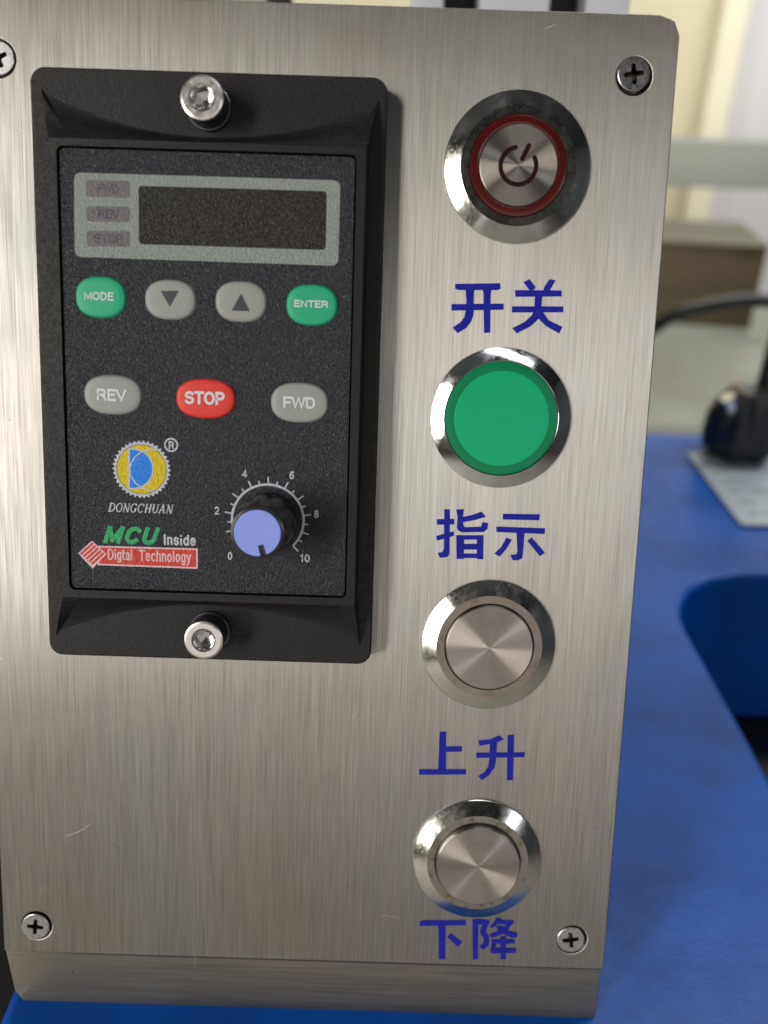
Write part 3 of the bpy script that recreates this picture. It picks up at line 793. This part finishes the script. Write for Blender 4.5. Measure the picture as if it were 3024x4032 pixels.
# side walls, slightly drafted, running on under the ridges to the wedge tips
tipTL, tipTR, tipBL, tipBR = (-62.1, 45.2), (-4.35, 45.0), (-62.7, -52.1), (-4.9, -52.2)
dr = .5
strip([(bx0, by0, HZ), (bx0, by1, HZ)], [(bx0 - dr, by0, g), (bx0 - dr, by1, g)])
strip([(bx1, by0, HZ), (bx1, by1, HZ)], [(bx1 + dr, by0, g), (bx1 + dr, by1, g)])
for (cx_, cy_), (tx, ty), sx in (((bx0, by1), tipTL, -1), ((bx1, by1), tipTR, 1), ((bx0, by0), tipBL, -1), ((bx1, by0), tipBR, 1)):
    top = []; bot = []
    for k in range(9):
        u = k / 8; x = cx_ + (tx - cx_) * u; y = cy_ + (ty - cy_) * u; z = HZ + (FLZ + .1 - HZ) * (u ** 1.15)
        top.append((x, y, z)); bot.append((x + sx * dr * (1 - u), y, g))
    strip(top, bot)
    # facet between the ridge and the inner diagonal
    inner_x = cx_ - sx * 3.0
    din = []
    for k in range(9):
        u = k / 8; x = inner_x + (tx - inner_x) * u; y = cy_ + (ty - cy_) * u
        z = HZ - .0 + (FLZ + .1 - HZ) * (1 - (1 - u) ** 2.1)
        din.append((x, y, z))
    strip(top, din)
# scoops
for yb, tl, tr, sgn in ((by1, tipTL, tipTR, 1), (by0, tipBL, tipBR, -1)):
    x0, x1 = bx0 + 3.0, bx1 - 3.0; N = 32
    xm = (tl[0] + tr[0]) / 2; hw = (tr[0] - tl[0]) / 2
    a = []; b = []
    def edge(u, side):
        tip = tl if side < 0 else tr; xi = x0 if side < 0 else x1
        return xi + (tip[0] - xi) * u, yb + (tip[1] - yb) * u, HZ + (FLZ + .1 - HZ) * (1 - (1 - u) ** 2.1)
    rows = 6
    arcp = []
    for i in range(N + 1):
        s_ = -1 + 2 * i / N; x = xm + hw * s_
        ytip = tl[1] if s_ < 0 else tr[1]
        y = yb + sgn * 2.1 + (ytip - yb - sgn * 2.1) * abs(s_) ** 2.0
        arcp.append((x, y, g))
    topp = [(x0 + (x1 - x0) * i / N, yb, HZ) for i in range(N + 1)]
    prev = topp
    for r_ in range(1, rows + 1):
        v = r_ / rows
        cur = []
        for i in range(N + 1):
            A = topp[i]; B = arcp[i]
            z = HZ + (B[2] - HZ) * (1 - (1 - v) ** 2.1)
            cur.append((A[0] + (B[0] - A[0]) * v, A[1] + (B[1] - A[1]) * v, z))
        strip(prev, cur, True); prev = cur
o = mb.build('bezel_wall', M['housing'], ctl, CO)
bz = sheet('bezel', [[(bx0, by0), (bx1, by0), (bx1, by1), (bx0, by1)], rrect(fx0 - .25, fy0 - .25, fx1 + .25, fy1 + .25, 1.1)], FLZ + .1, HZ, M['housing'], ctl, CO)
sheet('faceplate', [rrect(fx0, fy0, fx1, fy1, .9)], FLZ + .1, FZ, M['face'], ctl, CO, bevel=.12)

lay = FZ + .012
def flat(name, loops, z, mat, parent=ctl, label=None, th=.008):
    o = sheet(name, loops, z - th, z, mat, parent, CO)
    if label: o['label'] = label
    return o
# display
flat('display_frame', [rquad(FRAME, 1.3), rquad(WINDOW, .7)] + [rquad(q, .55) for q in (IND0, IND1, IND2)], lay, M['frame'])
flat('display_window', [rquad(WINDOW, .7)], lay - .001, M['window'])
for q, s_ in ((IND0, 'FWD'), (IND1, 'REV'), (IND2, 'STOP')):
    o = flat('indicator_window', [rquad(q, .55)], lay - .001, M['indic'], label='mauve indicator window reading ' + s_)
    cx_ = (q[0][0] + q[3][0]) / 2; cy_ = (q[0][1] + q[3][1]) / 2; wd = 1.25 * len(s_) / 2
    sans('lettering', s_, ((cx_ - wd, cy_ - .8), (cx_ + wd, cy_ + .8)), lay + .006, M['indic_text'], o, CO, .30)
# keys
def key(nm, mat, lab):
    x, y, hw, hh = KEYS[nm]
    def oval(k, z, d=0):
        pts = []
        for i in range(56):
            a = 2 * math.pi * i / 56; e = 2 / 2.4
            cx_, sy_ = math.cos(a), math.sin(a)
            pts.append((x + (hw - d) * math.copysign(abs(cx_) ** e, cx_), y + (hh - d) * math.copysign(abs(sy_) ** e, sy_), z))
        return pts
    mb = MB(); mb.loft([oval(1, FZ - .1, -.12), oval(1, FZ + .10, -.02), oval(1, FZ + .32, .10), oval(1, FZ + .48, .30), oval(1, FZ + .57, .62), oval(1, FZ + .61, 1.1), oval(1, FZ + .62, 2.2)], False, True, True)
    o = mb.build('key', mat, ctl, CO); o['label'] = lab; return o
KZ = FZ + .70
k1 = key('MODE', M['key_green'], 'green key reading MODE'); sans('lettering', 'MODE', TMODE, KZ, M['print_key'], k1, CO, 0.24)
k2 = key('DOWN', M['key_grey'], 'grey key with a down arrow')
mb = MB(); mb.add([(x, y, KZ) for x, y in TDOWN], [(0, 2, 1)]); mb.build('arrow', M['print_dark'], k2, CO)
k3 = key('UP', M['key_grey'], 'grey key with an up arrow')
mb = MB(); mb.add([(x, y, KZ) for x, y in TUP], [(0, 1, 2)]); mb.build('arrow', M['print_dark'], k3, CO)
k4 = key('ENTER', M['key_green'], 'green key reading ENTER'); sans('lettering', 'ENTER', TENTER, KZ, M['print_key'], k4, CO, 0.24)
k5 = key('REV', M['key_grey'], 'grey key reading REV'); sans('lettering', 'REV', TREV, KZ, M['print_key'], k5, CO, 0.42)
k6 = key('STOP', M['key_red'], 'red key reading STOP'); sans('lettering', 'STOP', TSTOP, KZ, M['print_key'], k6, CO, 0.46)
k7 = key('FWD', M['key_grey'], 'grey key reading FWD'); sans('lettering', 'FWD', TFWD, KZ, M['print_key'], k7, CO, 0.42)
# logo
gc = GEAR[0]; grx = (GEAR[1][0] - gc[0] + GEAR[2][1] - gc[1]) / 2; gi = (GEAR[3][0] - gc[0] + GEAR[4][1] - gc[1]) / 2
teeth = []
NT = 38
for i in range(NT):
    for da, r_ in ((-.42, gi + .35), (-.30, grx - .25), (-.12, grx), (.12, grx), (.30, grx - .25), (.42, gi + .35)):
        a = 2 * math.pi * (i + da) / NT; teeth.append((gc[0] + r_ * math.cos(a), gc[1] + r_ * math.sin(a)))
lg = flat('logo', [teeth, circle(gc, gi, 64)], lay, M['print_white'], label='round gear logo with a blue D on yellow')
flat('logo_disc', [circle(gc, gi - .10, 64)], lay - .001, M['yellow'], lg)
flat('logo_letter', [DLOGO], lay + .009, M['logo_blue'], lg)
mb = MB(); DL = DLOGO
stroke(mb, DL[1:] + [DL[0]], .28, lay + .016)
stroke(mb, [DL[0], DL[1]], .32, lay + .021)
stroke(mb, LARC, .24, lay + .026)
mb.build('logo_outline', M['print_white'], lg, CO, merge=False)
rc = REG[0]; rr = REG[1][0] - rc[0]
o = flat('registered_mark', [circle(rc, rr, 40), circle(rc, rr - .30, 40)], lay, M['print_white'])
sans('lettering', 'R', (REG[2], REG[3]), lay + .005, M['print_white'], o, CO, .26)
# DONGCHUAN in slanted serif capitals
mb = MB()
dx0, dy0 = DONG[0][0], DONG[1][1]; dx1, dy1 = DONG[1][0], DONG[0][1]
hgt = 1.62; base_y = (DONG[0][1] + DONG[1][1]) / 2 - hgt / 2 - .03; adv = (dx1 - dx0 - .45) / 9
cnt = [0]
def glyph(ch, x):
    wL = adv * .80; thk, thn = .26, .13
    def P(pts, wd):
        cnt[0] += 1
        stroke(mb, [(x + u * wL + v * hgt * .22, base_y + v * hgt) for u, v in pts], wd, lay + .0006 * (cnt[0] % 24))
    def serif(u, v): P([(u - .16, v), (u + .16, v)], .11)
    if ch in 'D':
        P([(.16, 0), (.16, 1)], thk); P([(.0, .97), (.5, .97), (.8, .82), (.95, .5), (.8, .18), (.5, .03), (0, .03)], .16); P([(.86, .78), (.96, .5), (.86, .22)], .2)
    elif ch == 'O':
        P([(.5 + .46 * math.cos(R(a)), .5 + .48 * math.sin(R(a))) for a in range(0, 361, 24)], .17)
        P([(.04, .68), (.01, .5), (.04, .32)], .2); P([(.96, .68), (.99, .5), (.96, .32)], .2)
    elif ch == 'N':
        P([(.12, 0), (.12, 1)], thn); P([(.06, 1), (.84, 0)], thk); P([(.86, 0), (.86, 1)], thn); serif(.12, .03); serif(.86, .97); serif(.02, .97)
    elif ch in 'GC':
        P([(.5 + .46 * math.cos(R(a)), .5 + .48 * math.sin(R(a))) for a in range(42, 319, 23)], .17)
        P([(.05, .72), (0, .5), (.05, .28)], .2); P([(.88, .98), (.88, .70)], .12)
        if ch == 'G': P([(.84, .42), (.84, .08)], thk); P([(.66, .44), (1.0, .44)], .11)
    elif ch == 'H':
        P([(.15, 0), (.15, 1)], thk); P([(.85, 0), (.85, 1)], thk); P([(.15, .5), (.85, .5)], .12)
        for a in (.15, .85):
            serif(a, .03); serif(a, .97)
    elif ch == 'U':
        P([(.14, 1), (.14, .3), (.25, .08), (.5, 0), (.75, .08), (.86, .3), (.86, 1)], .16); P([(.14, 1), (.14, .3)], thk); serif(.14, .97); serif(.86, .97)
    elif ch == 'A':
        P([(.02, 0), (.5, 1)], thn); P([(.46, 1), (.86, 0)], thk); P([(.2, .34), (.72, .34)], .11); serif(.04, .03); serif(.88, .03)
for i, ch in enumerate('DONGCHUAN'):
    glyph(ch, dx0 + i * adv)
o = mb.build('maker_lettering', M['print_white'], ctl, CO, merge=False); o['label'] = 'small white serif print reading DONGCHUAN'
GLYPH['M'] = (1.02, [[(.10, 0), (.10, 1)], [(.12, .98), (.50, .10)], [(.50, .10), (.90, .98)], [(.92, 0), (.92, 1)]])
sans('print', 'MCU', MCU, lay, M['mcu'], ctl, CO, .80, .30, .30, label='bold slanted green print reading MCU')
sans('print', 'Inside', INSIDE, lay, M['print_white'], ctl, CO, .34, .20, label='white print reading Inside')
bn = flat('banner', [BANNER], lay, M['pink_print'], label='red banner reading Digtal Technology')
flat('banner_field', [inset(BANNER if area2(BANNER) > 0 else BANNER[::-1], .30)], lay + .010, M['red_print'], bn)
flat('diamond', [DIAM], lay + .020, M['pink_print'], bn)
dm = inset(DIAM if area2(DIAM) > 0 else DIAM[::-1], .26)
dv = [Vector(p) for p in DIAM]            # top, right, bottom, left
mb = MB()
for k in range(5):
    u0 = .07 + k * .185; u1 = u0 + .115
    def q(u, v): return dv[0] + (dv[1] - dv[0]) * u + (dv[3] - dv[0]) * v
    a = [q(u0, .06), q(u1, .06), q(u1, .94), q(u0, .94)]
    mb.add([(p.x, p.y, lay + .026) for p in a], [(3, 2, 1, 0)])
mb.build('diamond_stripes', M['red_print'], bn, CO)
sans('lettering', 'Digtal', DIGT, lay + .024, M['pink_print'], bn, CO, .27, .20, 0, True)
sans('lettering', 'Technology', TECH, lay + .024, M['pink_print'], bn, CO, .27, .18, 0, True)
# dial
DC = (-22.15, -28.05)
mb = MB()
dr_ = 6.5
stroke(mb, arc(DC, dr_, 224, -45, 80), .42, lay)
for i in range(21):
    a = R(225 - 13.5 * i); ln = 1.30 if i % 2 == 0 else .72
    stroke(mb, [(DC[0] + (dr_ + .1) * math.cos(a), DC[1] + (dr_ + .1) * math.sin(a)), (DC[0] + (dr_ + .1 + ln) * math.cos(a), DC[1] + (dr_ + .1 + ln) * math.sin(a))], .26, lay + .006)
ds = mb.build('dial_scale', M['print_white'], ctl, CO, merge=False)
for v, wd in ((0, .95), (2, .95), (4, 1.05), (6, .95), (8, .95), (10, 1.9)):
    a = R(225 - 27 * v); r_ = 9.35 if v not in (8,) else 8.9
    if v in (0, 10): r_ = 9.7
    cx_ = DC[0] + r_ * math.cos(a); cy_ = DC[1] + r_ * math.sin(a)
    sans('dial_number', str(v), ((cx_ - wd / 2, cy_ - .74), (cx_ + wd / 2, cy_ + .74)), lay + .004, M['print_white'], ds, CO, .24)
# knob
KX, KY = DC[0] - .15, DC[1] - .25
def flute(r, z, amp):
    return [(KX + (r + amp * (abs(math.sin(9 * math.pi * i / 108)) - .5)) * math.cos(2 * math.pi * i / 108), KY + (r + amp * (abs(math.sin(9 * math.pi * i / 108)) - .5)) * math.sin(2 * math.pi * i / 108), z) for i in range(108)]
kc = (KX, KY, 0)
mb = MB(); mb.loft([flute(5.35, FZ + .05, .0), flute(5.35, FZ + 1.0, .0)], False, True, True)
mb.loft([flute(5.2, FZ + 1.0, .50), flute(4.85, 13.5, .52), flute(4.72, 17.0, .40), flute(4.66, 18.2, .05), flute(4.50, 18.75, 0), flute(4.15, 18.9, 0), flute(4.02, 18.80, 0), flute(4.0, 18.3, 0)], False, True, True)
kn = mb.build('knob', M['knob'], ctl, CO, bevel=0)
mb = MB(); n = 72; notch = R(-74)
ol = []
nw = .48
for i in range(n + 1):
    a = notch + R(7.2) + (2 * math.pi - R(14.4)) * i / n
    ol.append((KX + 3.96 * math.cos(a), KY + 3.96 * math.sin(a)))
def nt(r_, s_): return (KX + r_ * math.cos(notch) - s_ * nw * math.sin(notch), KY + r_ * math.sin(notch) + s_ * nw * math.cos(notch))
ol += [nt(2.1, -1), nt(2.1, 1)]
sheet('knob_cap', [ol], 18.35, 19.05, M['cap'], kn, CO, bevel=.10)
# bolts
def bolt(x, y, rot):
    r = 3.62; H = 10.2
    hexr = 1.95
    def hx(z, k=1.0): return [(hexr * k * math.cos(rot + R(60) * i), hexr * k * math.sin(rot + R(60) * i), z) for i in range(6)]
    b = thing('tmp', 'x', 'x', (0, 0, 0)); bpy.data.objects.remove(b)
    mb = MB()
    mb.lathe([(r - .45, H), (r - .12, H - .14), (r, H - .45), (r, H - .62)], n=72, cap=False)
    mb.lathe([(r - .451, H), (hexr + .28, H), (hexr + .02, H - .30)], n=72, cap=False)
    hd = mb.build('bolt', M['zinc'], ctl, loc=(x - CO[0], y - CO[1], 0))
    hd['label'] = 'hex socket cap bolt'
    mb = MB(); mb.lathe([(r - .02, H - .6), (r - .02, FLZ + .9)], n=72, cap=False); mb.build('bolt_shank', M['bolt_side_dark'], hd)
    mb = MB()
    n = 72; cir = [((hexr + .02) * math.cos(rot + 2 * math.pi * i / n), (hexr + .02) * math.sin(rot + 2 * math.pi * i / n), H - .30) for i in range(n)]
    hxr = []
    for i in range(n):
        a = 2 * math.pi * i / n; k = math.cos(R(30)) / math.cos((a % R(60)) - R(30))
        hxr.append((hexr * k * math.cos(rot + a), hexr * k * math.sin(rot + a), H - .42))
    low_ = [(p[0], p[1], H - 2.8) for p in hxr]
    cone = [(p[0] * .30, p[1] * .30, H - 3.2) for p in hxr]
    mb.loft([cir, hxr], False, False, True); mb.loft([hxr, low_], False, False, False); mb.loft([low_, cone], False, True, False)
    mb.build('hex_socket', M['nickel'], hd)
    mb = MB(); mb.lathe([(r + .22, FLZ), (r + .22, FLZ + .75), (r + .1, FLZ + .9), (1.5, FLZ + .9)], n=64, cap=False); mb.build('washer', M['bolt_side_dark'], hd)
bolt(-33.3, 42.75, R(12)); bolt(-33.35, -50.25, R(-4))
# a loose hair on the faceplate edge
